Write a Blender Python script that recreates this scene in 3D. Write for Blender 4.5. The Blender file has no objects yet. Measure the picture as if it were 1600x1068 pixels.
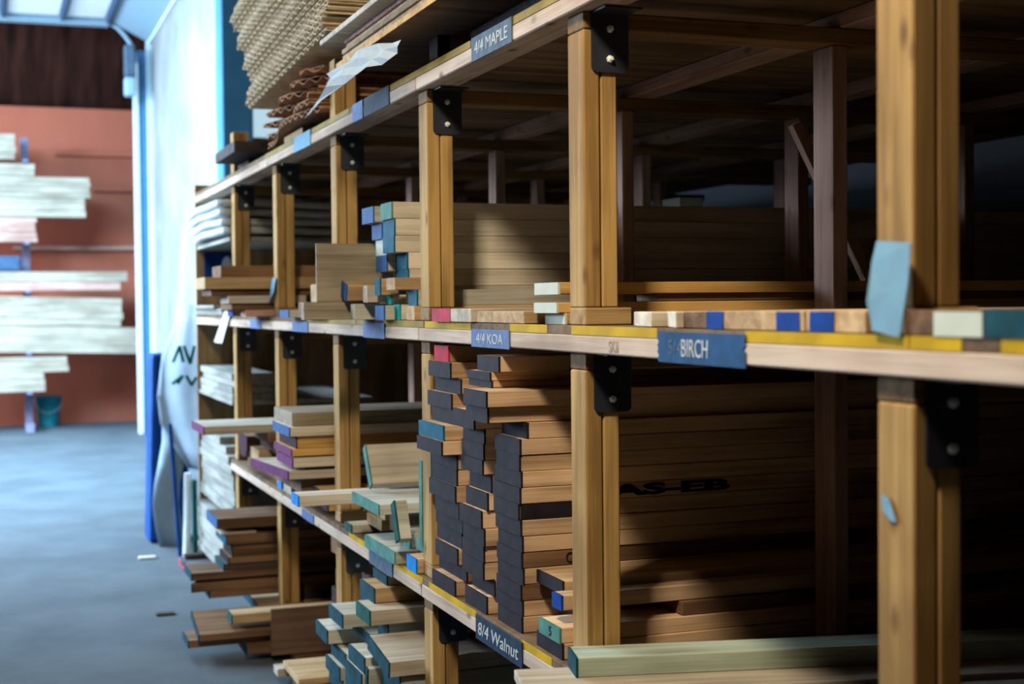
import bpy, bmesh, math, random
from mathutils import Vector, Matrix, Euler
random.seed(7)
R_ = math.radians
scn = bpy.context.scene
C = scn.collection

# ------------------------------------------------------------------ camera, light, exposure
EYE = Vector((-1.192, 0.0, 1.5))
YAW, PIT, ROLL = R_(20.1447), R_(1.56946), R_(-0.56666)
FPX = 2222.2
FW = Vector((math.sin(YAW)*math.cos(PIT), math.cos(YAW)*math.cos(PIT), -math.sin(PIT)))
_r = Vector((math.cos(YAW), -math.sin(YAW), 0)); _u = _r.cross(FW)
RT = math.cos(ROLL)*_r + math.sin(ROLL)*_u
UP = -math.sin(ROLL)*_r + math.cos(ROLL)*_u
cd = bpy.data.cameras.new('camera'); cam = bpy.data.objects.new('camera', cd); C.objects.link(cam)
cd.lens = 50; cd.sensor_width = 36; cd.sensor_fit = 'HORIZONTAL'; cd.clip_start = 0.02; cd.clip_end = 200
M = Matrix((RT, UP, -FW)).transposed().to_4x4(); M.translation = EYE
cam.matrix_world = M
cd.dof.use_dof = True; cd.dof.focus_distance = 3.55; cd.dof.aperture_fstop = 3.2
scn.camera = cam
scn.view_settings.view_transform = 'Standard'; scn.view_settings.look = 'None'
scn.view_settings.exposure = 0.0; scn.view_settings.gamma = 1.0; scn.view_settings.use_curve_mapping = False

w = bpy.data.worlds.new('world'); scn.world = w; w.use_nodes = True
bg = w.node_tree.nodes['Background']; bg.inputs[0].default_value = (0.42, 0.72, 1.0, 1); bg.inputs[1].default_value = 0.6

def area(name, loc, target, size, size_y, power, col):
    d = bpy.data.lights.new(name, 'AREA'); d.shape = 'RECTANGLE'; d.size = size; d.size_y = size_y
    d.energy = power; d.color = col
    o = bpy.data.objects.new(name, d); C.objects.link(o); o.location = loc
    o.rotation_euler = (Vector(target)-Vector(loc)).to_track_quat('-Z', 'Y').to_euler()
    return o
area('added_left_daylight', (-6.25, 10.0, 3.4), (0.2, 8.0, 0.9), 8.4, 2.1, 2000, (0.68, 0.83, 1.0))  # stand-in for daylight from the left, added inside the wall; no windows built
area('daylight_by_far_doorway', (-5.6, 17.2, 3.2), (0.2, 13.5, 0.2), 2.4, 2.4, 900, (0.60, 0.80, 1.0))
area('daylight_outside_big_door', (-10.5, 11.6, 5.0), (-0.8, 13.2, 0.2), 2.6, 2.6, 4200, (0.56, 0.79, 1.0))
area('added_far_floor_light', (-1.9, 12.9, 4.68), (-1.5, 14.0, 0), 2.4, 2.0, 1250, (0.34, 0.72, 1.0))  # area light added below the ceiling to brighten the far floor
area('daylight_from_roof_light', (-2.3, 8.2, 5.5), (-1.6, 7.6, 0), 2.2, 3.4, 300, (0.64, 0.86, 1.0))
area('high_bay_lamp_over_aisle', (-1.5, 1.36, 3.8), (0.2, 3.4, 1.2), 0.40, 0.40, 140, (1.0, 0.84, 0.60))

# pixel of the photograph -> a point on a plane of the place
def ray(u, v): return FW + RT*((u-800)/FPX) - UP*((v-534)/FPX)
def on(ax, val, u, v):
    d = ray(u, v); return EYE + d*((val-EYE[ax])/d[ax])
def yu(u, x=-0.02, v=500): return on(0, x, u, v)[1]      # how far along the rack
def xu(u, y, v=500): return on(1, y, u, v)[0]            # how far out into the aisle

# ------------------------------------------------------------------ materials
def new_mat(name):
    m = bpy.data.materials.new(name); m.use_nodes = True
    nt = m.node_tree; return m, nt, nt.nodes['Principled BSDF']
def L(nt, a, b): nt.links.new(a, b)
def wood(name, c1, c2, axis='X', var=0.16, rough=0.75, across=26.0, along=1.3, knots=0.0, c3=None):
    m, nt, p = new_mat(name); N = nt.nodes
    tc = N.new('ShaderNodeTexCoord'); oi = N.new('ShaderNodeObjectInfo')
    mul = N.new('ShaderNodeMath'); mul.operation = 'MULTIPLY'; mul.inputs[1].default_value = 41.0; L(nt, oi.outputs['Random'], mul.inputs[0])
    add = N.new('ShaderNodeVectorMath'); add.operation = 'ADD'; L(nt, tc.outputs['Object'], add.inputs[0]); L(nt, mul.outputs[0], add.inputs[1])
    mp = N.new('ShaderNodeMapping'); s = [across]*3; s['XYZ'.index(axis)] = along; mp.inputs['Scale'].default_value = s
    L(nt, add.outputs[0], mp.inputs[0])
    n1 = N.new('ShaderNodeTexNoise'); n1.inputs['Scale'].default_value = 1.0; n1.inputs['Detail'].default_value = 5; n1.inputs['Distortion'].default_value = 0.6
    L(nt, mp.outputs[0], n1.inputs['Vector'])
    n2 = N.new('ShaderNodeTexNoise'); n2.inputs['Scale'].default_value = 2.2; n2.inputs['Detail'].default_value = 3
    L(nt, add.outputs[0], n2.inputs['Vector'])
    mp2 = N.new('ShaderNodeMapping'); s2 = [across*5.5]*3; s2['XYZ'.index(axis)] = along*2.2; mp2.inputs['Scale'].default_value = s2
    L(nt, add.outputs[0], mp2.inputs[0])
    n3 = N.new('ShaderNodeTexNoise'); n3.inputs['Scale'].default_value = 1.0; n3.inputs['Detail'].default_value = 4; n3.inputs['Roughness'].default_value = 0.7
    L(nt, mp2.outputs[0], n3.inputs['Vector'])
    mx = N.new('ShaderNodeMath'); mx.operation = 'MULTIPLY_ADD'; mx.inputs[1].default_value = 0.45; L(nt, n2.outputs['Fac'], mx.inputs[0])
    h = N.new('ShaderNodeMath'); h.operation = 'MULTIPLY'; h.inputs[1].default_value = 0.42; L(nt, n1.outputs['Fac'], h.inputs[0])
    h2 = N.new('ShaderNodeMath'); h2.operation = 'MULTIPLY_ADD'; h2.inputs[1].default_value = 0.22; L(nt, n3.outputs['Fac'], h2.inputs[0]); L(nt, h.outputs[0], h2.inputs[2]); L(nt, h2.outputs[0], mx.inputs[2])
    cr = N.new('ShaderNodeValToRGB'); e = cr.color_ramp.elements
    e[0].position = 0.46; e[0].color = (*[k*.80 for k in c1], 1); e[1].position = 0.62; e[1].color = (*[k*1.05 for k in c2], 1)
    if c3: q = cr.color_ramp.elements.new(0.54); q.color = (*c3, 1)
    L(nt, mx.outputs[0], cr.inputs[0]); col = cr.outputs[0]
    if knots > 0:
        mk = N.new('ShaderNodeMapping'); ks = [13.0]*3; ks['XYZ'.index(axis)] = 6.5; mk.inputs['Scale'].default_value = ks; L(nt, add.outputs[0], mk.inputs[0])
        vo = N.new('ShaderNodeTexVoronoi'); vo.inputs['Scale'].default_value = 1.0; L(nt, mk.outputs[0], vo.inputs['Vector'])
        kr = N.new('ShaderNodeValToRGB'); k = kr.color_ramp.elements
        k[0].position = 0.05; k[0].color = (knots,)*3+(1,); k[1].position = 0.19; k[1].color = (0, 0, 0, 1); L(nt, vo.outputs['Distance'], kr.inputs[0])
        mm = N.new('ShaderNodeMixRGB'); mm.inputs[2].default_value = (c1[0]*.32, c1[1]*.25, c1[2]*.25, 1); L(nt, kr.outputs[0], mm.inputs[0]); L(nt, col, mm.inputs[1]); col = mm.outputs[0]
    hs = N.new('ShaderNodeHueSaturation')
    mr = N.new('ShaderNodeMapRange'); mr.inputs[3].default_value = 1-var; mr.inputs[4].default_value = 1+var*0.8; L(nt, oi.outputs['Random'], mr.inputs[0]); L(nt, mr.outputs[0], hs.inputs['Value'])
    L(nt, col, hs.inputs['Color']); L(nt, hs.outputs[0], p.inputs['Base Color'])
    p.inputs['Roughness'].default_value = rough; p.inputs['Specular IOR Level'].default_value = 0.08
    bp = N.new('ShaderNodeBump'); bp.inputs['Strength'].default_value = 0.25; bp.inputs['Distance'].default_value = 0.003
    L(nt, n1.outputs['Fac'], bp.inputs['Height']); L(nt, bp.outputs[0], p.inputs['Normal'])
    return m
def paint(name, c, rough=0.7, mottle=0.25, scale=18.0, spec=0.06, metal=0.0):
    m, nt, p = new_mat(name); N = nt.nodes
    tc = N.new('ShaderNodeTexCoord'); n = N.new('ShaderNodeTexNoise'); n.inputs['Scale'].default_value = scale; n.inputs['Detail'].default_value = 5
    L(nt, tc.outputs['Object'], n.inputs['Vector'])
    cr = N.new('ShaderNodeValToRGB'); e = cr.color_ramp.elements
    e[0].position = 0.3; e[0].color = (*[k*(1-mottle) for k in c], 1); e[1].position = 0.7; e[1].color = (*[min(1, k*(1+mottle)) for k in c], 1)
    L(nt, n.outputs['Fac'], cr.inputs[0]); L(nt, cr.outputs[0], p.inputs['Base Color'])
    p.inputs['Roughness'].default_value = rough; p.inputs['Specular IOR Level'].default_value = spec; p.inputs['Metallic'].default_value = metal
    return m

W = {
 'post': wood('post_pine', (.29, .165, .055), (.44, .275, .10), 'Z', var=.06, knots=.75),
 'plate': wood('shaded_plate_pine', (.13, .075, .03), (.22, .135, .055), 'X', var=.10, knots=.5),  # darker copy of the pine, shade below the decks put into the colour
 'beam': wood('beam_pine', (.40, .29, .215), (.53, .42, .335), 'Y', var=.06, knots=.85),
 'backpost': wood('shaded_back_post_pine', (.22, .135, .10), (.32, .20, .155), 'Z', var=.10, knots=.6),  # post pine darkened, the dimness deep in the rack is in the colour
 'sole': wood('sole_pine', (.26, .16, .07), (.38, .25, .11), 'X', var=.10, knots=.4),
 'backbeam': wood('shaded_back_beam_pine', (.26, .165, .125), (.36, .24, .19), 'Y', var=.1, knots=.6),  # darker copy of the beam pine for the shaded back rows
 'greenboard': wood('greenish_plank', (.27, .32, .25), (.40, .47, .38), 'X', var=.05),
 'ply': wood('deck_plywood', (.10, .062, .034), (.19, .125, .072), 'X', var=.06, across=14),  # tone lowered so the deck undersides read as shade
 'maple': wood('pale_maple', (.54, .465, .36), (.68, .61, .50), 'X', var=.10),
 'tan': wood('tan_oak', (.38, .24, .12), (.54, .37, .20), 'X', var=.14),
 'amber': wood('amber_pine', (.46, .25, .07), (.60, .36, .12), 'X', var=.08),
 'walnut': wood('walnut_side', (.44, .27, .15), (.66, .45, .28), 'X', var=.20),
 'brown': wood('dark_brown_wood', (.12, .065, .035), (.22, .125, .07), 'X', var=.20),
 'poplar': wood('poplar', (.38, .36, .28), (.52, .50, .42), 'X', var=.08),
 'white': wood('pale_white_wood', (.40, .345, .27), (.52, .455, .37), 'X', var=.05),
 'farwhite': wood('warm_tinted_pale_boards', (.32, .255, .19), (.42, .35, .27), 'X', var=.06),  # warm tint put in so the blue lamps read as neutral daylight here
 'whitey': wood('pale_white_wood_along', (.20, .20, .18), (.275, .275, .247), 'Y', var=.05),
 'pink': wood('pinkish_cedar', (.42, .22, .17), (.58, .36, .30), 'X', var=.08),
 'grayply': wood('weathered_plywood', (.22, .18, .125), (.34, .29, .21), 'X', var=.05),
 'hardboard': wood('brown_hardboard', (.14, .085, .06), (.19, .12, .085), 'X', var=.05),
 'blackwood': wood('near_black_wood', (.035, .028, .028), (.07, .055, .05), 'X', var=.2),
 'endply': wood('end_panel_plywood', (.28, .165, .075), (.42, .27, .14), 'Z', var=.05, across=12),
}
P = {
 'slate': paint('slate_end_paint', (.017, .014, .019), mottle=.45),
 'blue': paint('blue_end_paint', (.035, .10, .25)),
 'brightblue': paint('bright_blue_end_paint', (.005, .19, .55)),
 'deepblue': paint('deep_blue_paint', (.003, .04, .24)),
 'teal': paint('teal_end_paint', (.008, .05, .07), mottle=.4),
 'green': paint('green_end_paint', (.008, .075, .068), mottle=.4),
 'mint': paint('pale_green_paint', (.065, .19, .165), mottle=.3),
 'aqua': paint('aqua_paint', (.004, .24, .23)),
 'turq': paint('turquoise_end_paint', (.006, .085, .145), mottle=.3),
 'red': paint('red_end_paint', (.40, .035, .065)),
 'crimson': paint('crimson_end_paint', (.36, .018, .04)),
 'purple': paint('purple_end_paint', (.12, .028, .11)),
 'darkpurple': paint('dark_purple_end_paint', (.035, .01, .023)),
 'white': paint('white_end_paint', (.50, .54, .47), mottle=.06),
 'yellow': paint('yellow_edge_paint', (.46, .29, .006), mottle=.25, scale=9),
 'olive': paint('faded_yellow_edge_paint', (.25, .18, .035), mottle=.3, scale=9),
 'label': paint('slate_blue_label', (.075, .115, .165), mottle=.25, scale=30),
 'bluelabel': paint('powder_blue_label', (.10, .165, .33), mottle=.15, scale=30),
 'navylabel': paint('navy_label', (.014, .032, .062), mottle=.3, scale=30),
 'tape': paint('blue_masking_tape', (.016, .065, .17), mottle=.25, scale=20),
 'chalk': paint('white_chalk', (.42, .46, .48), mottle=.1),
 'pencil': paint('pencil_gray', (.33, .27, .24), mottle=.2),
 'stencil': paint('black_stencil_ink', (.012, .012, .016), mottle=.3),
 'steel': paint('black_steel', (.016, .020, .030), rough=.5, mottle=.2, spec=.4),
 'bolt': paint('zinc_bolt', (.75, .80, .80), rough=.35, mottle=.1, spec=.5),
 'kraft': paint('kraft_fibreboard', (.60, .49, .34), mottle=.2, scale=25, rough=.9),
 'kraftdark': paint('brown_fibreboard', (.34, .19, .11), mottle=.3, scale=25, rough=.9),
 'paper': paint('white_paper', (.40, .44, .45), mottle=.06, rough=.8),
 'bluepaper': paint('pale_blue_paper', (.17, .33, .46), mottle=.08, rough=.8),
 'tarp': paint('grey_plastic_wrap', (.26, .34, .42), mottle=.12, scale=6, rough=.5),
 'bluetarp': paint('blue_tarp', (.004, .04, .17), mottle=.3, scale=6),
 'greenprint': paint('green_print', (.004, .10, .09), mottle=.2),
 'doorframe': paint('pale_blue_metal', (.24, .33, .40), mottle=.05, rough=.4),
 'doorwhite': paint('white_metal', (.50, .58, .62), mottle=.05),
 'doorblue': paint('mid_blue_metal', (.06, .17, .30), mottle=.1),  # mid blue of the door seal
 'doorpanel': paint('door_panel', (.20, .30, .37), mottle=.05, rough=.4),
 'doorglass': paint('translucent_door_light', (.82, .88, .92), mottle=.04, rough=.4),
 'darktrim': paint('dark_door_rail', (.05, .09, .16), mottle=.2),
 'column': paint('navy_steel_column', (.035, .115, .19), mottle=.12, scale=4),
 'operator': paint('grey_operator', (.07, .10, .14), mottle=.2, rough=.5),
 'bucket': paint('teal_bucket', (.01, .14, .17), mottle=.2),
 'shelfmetal': paint('rack_arm_metal', (.20, .20, .30), mottle=.2),
 'pipe': paint('white_pipe', (.72, .84, .90), mottle=.05),
}
def surf(name, c1, c2, scale, rough=.85, detail=8, bump=.2, stretch=None, brick=None):
    m, nt, p = new_mat(name); N = nt.nodes
    tc = N.new('ShaderNodeTexCoord'); mp = N.new('ShaderNodeMapping'); L(nt, tc.outputs['Object'], mp.inputs[0])
    if stretch: mp.inputs['Scale'].default_value = stretch
    n = N.new('ShaderNodeTexNoise'); n.inputs['Scale'].default_value = scale; n.inputs['Detail'].default_value = detail; n.inputs['Roughness'].default_value = .62
    L(nt, mp.outputs[0], n.inputs['Vector'])
    cr = N.new('ShaderNodeValToRGB'); e = cr.color_ramp.elements
    e[0].position = .3; e[0].color = (*c1, 1); e[1].position = .7; e[1].color = (*c2, 1); L(nt, n.outputs['Fac'], cr.inputs[0])
    L(nt, cr.outputs[0], p.inputs['Base Color']); p.inputs['Roughness'].default_value = rough; p.inputs['Specular IOR Level'].default_value = .06
    bp = N.new('ShaderNodeBump'); bp.inputs['Strength'].default_value = bump; bp.inputs['Distance'].default_value = .01; L(nt, n.outputs['Fac'], bp.inputs['Height']); L(nt, bp.outputs[0], p.inputs['Normal'])
    return m
S = {
 'concrete': surf('concrete_floor', (.064, .074, .085), (.108, .122, .138), 1.6),
 'block': surf('white_painted_block', (.13, .135, .138), (.24, .24, .238), 1.3),
 'redwall': surf('red_brown_wall', (.34, .092, .054), (.46, .128, .078), .9, stretch=(1, 1, .5)),
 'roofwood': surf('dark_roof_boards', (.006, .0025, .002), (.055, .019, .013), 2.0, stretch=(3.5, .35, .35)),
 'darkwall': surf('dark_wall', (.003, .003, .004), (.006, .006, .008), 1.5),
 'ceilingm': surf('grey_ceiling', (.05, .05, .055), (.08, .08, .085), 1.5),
}

# ------------------------------------------------------------------ helpers
def link(name, bm, mat, parent=None, loc=(0, 0, 0), rot=(0, 0, 0), smooth=False):
    me = bpy.data.meshes.new(name); bmesh.ops.recalc_face_normals(bm, faces=bm.faces[:]); bm.to_mesh(me); bm.free()
    if smooth:
        for p in me.polygons: p.use_smooth = True
    me.materials.append(mat)
    o = bpy.data.objects.new(name, me); C.objects.link(o); o.location = loc; o.rotation_euler = rot
    if parent is not None: o.parent = parent
    return o
def tag(o, label=None, cat=None, group=None, kind=None):
    if label: o['label'] = label
    if cat: o['category'] = cat
    if group: o['group'] = group
    if kind: o['kind'] = kind
    return o
def empty(name, loc, label, cat, group=None, rot=(0, 0, 0)):
    o = bpy.data.objects.new(name, None); C.objects.link(o); o.location = loc; o.rotation_euler = rot; o.empty_display_size = .1
    return tag(o, label, cat, group)
def box_bm(lo, hi, bev=0.0, seg=1):
    bm = bmesh.new()
    vs = [bm.verts.new((x, y, z)) for x in (lo[0], hi[0]) for y in (lo[1], hi[1]) for z in (lo[2], hi[2])]
    for f in ((0, 1, 3, 2), (4, 6, 7, 5), (0, 4, 5, 1), (2, 3, 7, 6), (0, 2, 6, 4), (1, 5, 7, 3)): bm.faces.new([vs[i] for i in f])
    if bev > 0: bmesh.ops.bevel(bm, geom=bm.edges[:], offset=bev, segments=seg, affect='EDGES', profile=.6)
    return bm
def part_box(name, parent, lo, hi, mat, bev=.002):
    """a box given in world corners, its own origin at its centre"""
    c = [(a+b)/2 for a, b in zip(lo, hi)]; h = [(b-a)/2 for a, b in zip(lo, hi)]
    po = parent.location if parent is not None else Vector((0, 0, 0))
    return link(name, box_bm([-k for k in h], h, bev), mat, parent, [c[i]-po[i] for i in range(3)])
def struct(name, lo, hi, mat):
    o = part_box(name, None, lo, hi, mat, 0); o['kind'] = 'structure'; return o
def poly_slab(name, pts, normal, th, mat, parent=None, loc=(0, 0, 0)):
    bm = bmesh.new(); n = Vector(normal).normalized()*th
    a = [bm.verts.new(p) for p in pts]; b = [bm.verts.new(Vector(p)+n) for p in pts]
    bm.faces.new(a); bm.faces.new(b[::-1]); k = len(pts)
    for i in range(k): bm.faces.new([a[i], a[(i+1) % k], b[(i+1) % k], b[i]])
    return link(name, bm, mat, parent, loc)
def cyl(bm, p0, p1, r0, r1=None, seg=16, cap=True):
    r1 = r0 if r1 is None else r1; p0 = Vector(p0); p1 = Vector(p1); d = (p1-p0).normalized()
    a = d.orthogonal().normalized(); b = d.cross(a)
    A = [bm.verts.new(p0+(a*math.cos(t)+b*math.sin(t))*r0) for t in [2*math.pi*i/seg for i in range(seg)]]
    B = [bm.verts.new(p1+(a*math.cos(t)+b*math.sin(t))*r1) for t in [2*math.pi*i/seg for i in range(seg)]]
    for i in range(seg): bm.faces.new([A[i], A[(i+1) % seg], B[(i+1) % seg], B[i]])
    if cap: bm.faces.new(A[::-1]); bm.faces.new(B)
def text_bm(s, height, width, depth=.0006, bold=0.0):
    cu = bpy.data.curves.new('tmp', 'FONT'); cu.body = s; cu.extrude = depth; cu.offset = bold; cu.resolution_u = 3
    o = bpy.data.objects.new('tmp', cu); C.objects.link(o)
    dg = bpy.context.evaluated_depsgraph_get(); me = bpy.data.meshes.new_from_object(o.evaluated_get(dg))
    bm = bmesh.new(); bm.from_mesh(me); bpy.data.objects.remove(o); bpy.data.meshes.remove(me)
    xs = [v.co.x for v in bm.verts]; ys = [v.co.y for v in bm.verts]
    sx = width/(max(xs)-min(xs)); sy = height/(max(ys)-min(ys)); cx = (max(xs)+min(xs))/2; cy = (max(ys)+min(ys))/2
    for v in bm.verts: v.co = ((v.co.x-cx)*sx, (v.co.y-cy)*sy, v.co.z)
    return bm
AISLE = Matrix(((0, 0, -1), (-1, 0, 0), (0, 1, 0)))          # text plane turned to face the aisle
CAMSIDE = Matrix(((1, 0, 0), (0, 0, -1), (0, 1, 0)))         # text plane turned along the boards' long face
def lettering(s, h, wd, mat, parent, world, M3=AISLE, slant=0.0, wob=0.0, bold=0.0):
    bm = text_bm(s, h, wd, bold=bold)
    for v in bm.verts:
        c = v.co.copy(); c.x += c.y*slant; c.y += math.sin(c.x*70)*wob
        v.co = M3 @ c
    p = parent; off = Vector((0, 0, 0))
    while p is not None: off += Vector(p.location); p = p.parent
    return link('lettering', bm, mat, parent, Vector(world)-off)
ORD = ['topmost', 'second from the top', 'third from the top', 'fourth from the top', 'fifth from the top', 'sixth from the top', 'seventh from the top',
       'eighth from the top', 'ninth from the top', 'tenth from the top', 'eleventh from the top', 'twelfth from the top', 'thirteenth from the top', 'fourteenth from the top',
       'fifteenth from the top', 'sixteenth from the top', 'seventeenth from the top', 'eighteenth from the top', 'nineteenth from the top', 'twentieth from the top',
       'twenty-first from the top', 'twenty-second from the top', 'twenty-third from the top', 'twenty-fourth from the top', 'twenty-fifth from the top', 'twenty-sixth from the top', 'twenty-seventh from the top']

def board(x0, y0, y1, z0, z1, label, Ln=2.6, wd='maple', end=None, group=None, yaw=0.0, tilt=0.0, name='lumber_board', cat='board', nose=0.0, chip=0.0, dive=0.0):
    """a plank running into the rack: its origin at the middle of its aisle end; nose slants the end, chip roughens the near edge"""
    hw, t = (y1-y0)/2, z1-z0
    bm = box_bm((0, -hw, 0), (Ln, hw, t), 0)
    if nose:
        for v in bm.verts:
            if v.co.x < Ln/2 and v.co.y > 0: v.co.x += nose
    if chip:
        bmesh.ops.subdivide_edges(bm, edges=[e for e in bm.edges if abs(e.verts[0].co.x-e.verts[1].co.x) > Ln*.5], cuts=26)
        rnd = random.Random(int(abs(x0*1e4)+y0*1e3))
        for v in bm.verts:
            if v.co.y < 0 and 0 < v.co.x < Ln: v.co.y += rnd.random()*chip*(1 if v.co.z > 0 else .3)
    bmesh.ops.bevel(bm, geom=bm.edges[:] if not chip else [e for e in bm.edges if e.is_boundary], offset=min(.0018, t*.12), segments=1, affect='EDGES') if not chip else None
    rot = (tilt, dive, yaw)
    o = link(name, bm, W[wd] if isinstance(wd, str) else wd, None, (x0, (y0+y1)/2, z0), rot)
    tag(o, label, cat, group)
    if end:
        g = .0006; bm = box_bm((-.0016, -hw-g, -g*.3), (.004, hw+g, t+g*.3), 0)
        if nose:
            for v in bm.verts:
                if v.co.y > 0: v.co.x += nose
        e = link('painted_end', bm, P[end], o); e['label'] = END_WORD.get(end, end)+' painted end'
    return o
END_WORD = {'slate': 'slate grey', 'brightblue': 'bright blue', 'deepblue': 'deep blue', 'teal': 'dark teal', 'mint': 'pale green', 'turq': 'turquoise', 'darkpurple': 'dark purple'}

# ------------------------------------------------------------------ the setting
struct('floor', (-6.6, -5, -.2), (5, 20, 0), S['concrete'])
struct('ceiling', (-6.6, -5, 5.6), (5, 17.3, 5.8), S['ceilingm'])
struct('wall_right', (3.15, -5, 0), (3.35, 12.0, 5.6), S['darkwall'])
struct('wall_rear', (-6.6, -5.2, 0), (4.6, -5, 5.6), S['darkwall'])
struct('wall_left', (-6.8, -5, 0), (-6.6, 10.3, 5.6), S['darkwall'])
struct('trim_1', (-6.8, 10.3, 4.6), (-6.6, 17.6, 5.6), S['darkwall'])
struct('wall_side', (.64, 11.95, 0), (.84, 17.25, 4.56), S['block'])
struct('wall_back', (.84, 12.0, 0), (1.5, 12.2, 1.9), S['block'])
struct('trim_4', (.845, 11.93, 0), (.862, 11.99, 5.6), P['doorframe'])
struct('trim_5', (.864, 11.95, 0), (.905, 11.99, 5.6), W['tan'])
wm, wnt, wp = new_mat('glowing_panel'); wp.inputs['Base Color'].default_value = (.5, .6, .65, 1); wp.inputs['Emission Color'].default_value = (.50, .76, .92, 1); wp.inputs['Emission Strength'].default_value = .8
struct('glow_panel_1', (.906, 11.98, 1.9), (1.5, 12.0, 5.6), wm)  # added glowing panel, makes the patch beyond the column read bright
struct('panel_bar_1', (.906, 11.90, 2.84), (1.5, 11.978, 2.90), W['brown'])
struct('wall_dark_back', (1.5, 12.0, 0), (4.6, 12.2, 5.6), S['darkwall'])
struct('wall_far', (-6.8, 19.2, 0), (5, 19.4, 4.06), S['redwall'])
# dark boarded roof above the far wall
bm = bmesh.new()
vs = [bm.verts.new(p) for p in ((-6.8, 19.4, 4.06), (5, 19.4, 4.06), (5, 17.6, 5.4), (-6.8, 17.6, 5.4), (-6.8, 19.5, 4.16), (5, 19.5, 4.16), (5, 17.6, 5.6), (-6.8, 17.6, 5.6))]
for f in ((0, 1, 2, 3), (7, 6, 5, 4), (0, 4, 5, 1), (2, 6, 7, 3), (1, 5, 6, 2), (0, 3, 7, 4)): bm.faces.new([vs[i] for i in f])
link('trim_2', bm, S['roofwood'])['kind'] = 'structure'
struct('wall_jamb', (.70, 17.25, 0), (5, 17.45, 5.6), S['block'])

# steel column at the corner of the white wall
part_box('trim_3', None, (.60, 11.62, 0), (.845, 11.94, 5.6), P['column'], .01)['kind'] = 'structure'

# overhead door: jamb tracks, raised panels, sloping soffit
dr = empty('overhead_door', (0, 17.25, 0), 'raised pale blue sectional door with its vertical track beside the red wall', 'door')
part_box('door_track', dr, (.435, 17.20, 0), (.49, 17.30, 4.35), P['doorwhite'], .004)
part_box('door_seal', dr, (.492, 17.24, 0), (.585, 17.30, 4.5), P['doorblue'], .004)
part_box('door_frame', dr, (.586, 17.16, 0), (.70, 17.245, 4.62), P['doorwhite'], .004)
bm = bmesh.new()                                   # curved head of the track
pts = [(.462, 17.22, 4.35), (.45, 17.2, 4.45), (.41, 17.18, 4.56), (.34, 17.17, 4.66), (.26, 17.16, 4.74), (.16, 17.16, 4.79)]
for a, b in zip(pts, pts[1:]): cyl(bm, a, b, .022, seg=8)
link('curved_track', bm, P['doorframe'], dr, (0, -17.25, 0))
for i, (xa, xb) in enumerate(((-2.2, -1.0), (-.98, -.36), (-.34, .14))):
    pn = part_box('door_panel', dr, (xa, 13.2, 4.80), (xb, 17.1, 4.86), P['doorpanel'], .003)
    part_box('panel_light', pn, (xa+.04, 13.4, 4.795), (xb-.04, 16.9, 4.80), P['doorglass'], 0).location = (0, 0, -.034)
    rb = part_box('panel_rail', dr, (xb-.012, 13.2, 4.76), (xb+.022, 17.1, 4.86), P['darktrim'], .002)
part_box('bottom_rail', dr, (-2.2, 17.06, 4.74), (.16, 17.2, 4.90), P['doorframe'], .004)
bm = bmesh.new()                                   # ribbed sloping lining between the panels and the side wall
nrib = 9
for i in range(nrib):
    a, b = i/nrib, (i+.82)/nrib
    A = Vector((.17, 0, 4.83)).lerp(Vector((.62, 0, 4.60)), a); B = Vector((.17, 0, 4.83)).lerp(Vector((.62, 0, 4.60)), b)
    D = Vector((.17, 0, 4.83)).lerp(Vector((.62, 0, 4.60)), (i+1)/nrib)
    q = [bm.verts.new((p.x, y, p.z+dz)) for p, dz in ((A, 0), (B, 0), (D, .012)) for y in (17.15, 12.6)]
    bm.faces.new([q[0], q[1], q[3], q[2]]); bm.faces.new([q[2], q[3], q[5], q[4]])
sl = link('ribbed_lining', bm, P['doorpanel'], dr, (0, -17.25, 0)); md = sl.modifiers.new('thick', 'SOLIDIFY'); md.thickness = .02
part_box('lining_edge', dr, (.60, 12.6, 4.565), (.66, 17.15, 4.64), P['doorwhite'], .004)

op = empty('door_operator', (.36, 16.95, 3.88), 'grey motor box hung high on the door track', 'door operator')
part_box('motor_housing', op, (.315, 16.85, 4.15), (.425, 17.05, 4.50), P['operator'], .012)
part_box('gear_case', op, (.31, 16.87, 3.92), (.43, 17.03, 4.135), P['doorframe'], .02)
part_box('mounting_bracket', op, (.42, 16.92, 4.0), (.434, 17.15, 4.4), P['steel'], .002)

# bucket
bk = empty('bucket', (-.52, 18.85, 0), 'dark teal bucket with a band standing by the red wall', 'bucket')
bm = bmesh.new(); cyl(bm, (0, 0, .0), (0, 0, .36), .125, .155, 28); link('bucket_body', bm, P['bucket'], bk, smooth=False)
bm = bmesh.new(); cyl(bm, (0, 0, .36), (0, 0, .385), .165, .165, 28); link('rim', bm, P['bucket'], bk)
bm = bmesh.new()
for i in range(12):
    t0, t1 = math.pi+math.pi*i/12, math.pi+math.pi*(i+1)/12
    cyl(bm, (.163*math.cos(t0), .163*math.sin(t0)*1.0, .34+.16*math.sin(t0)), (.163*math.cos(t1), .163*math.sin(t1), .34+.16*math.sin(t1)), .007, seg=6)
link('handle', bm, P['doorframe'], bk)

# pipes / conduits and battens on the red wall
for k, (u0, u1, v0, v1, lab) in enumerate(((85, 212, 236, 246, 'thin dark conduit run across the red wall above the lumber'), (145, 214, 292, 300, 'short dark conduit on the red wall below the long one'),
                                           (20, 212, 384, 391, 'pinkish wood rail fixed along the red wall'))):
    a, b = on(1, 19.16, u0, v0), on(1, 19.16, u1, v1)
    tag(part_box('wood_rail' if k == 2 else 'conduit', None, (a.x, 19.12, b.z), (b.x, 19.197, a.z), W['pink'] if k == 2 else S['redwall'], .004), lab, 'rail' if k == 2 else 'conduit')

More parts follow.
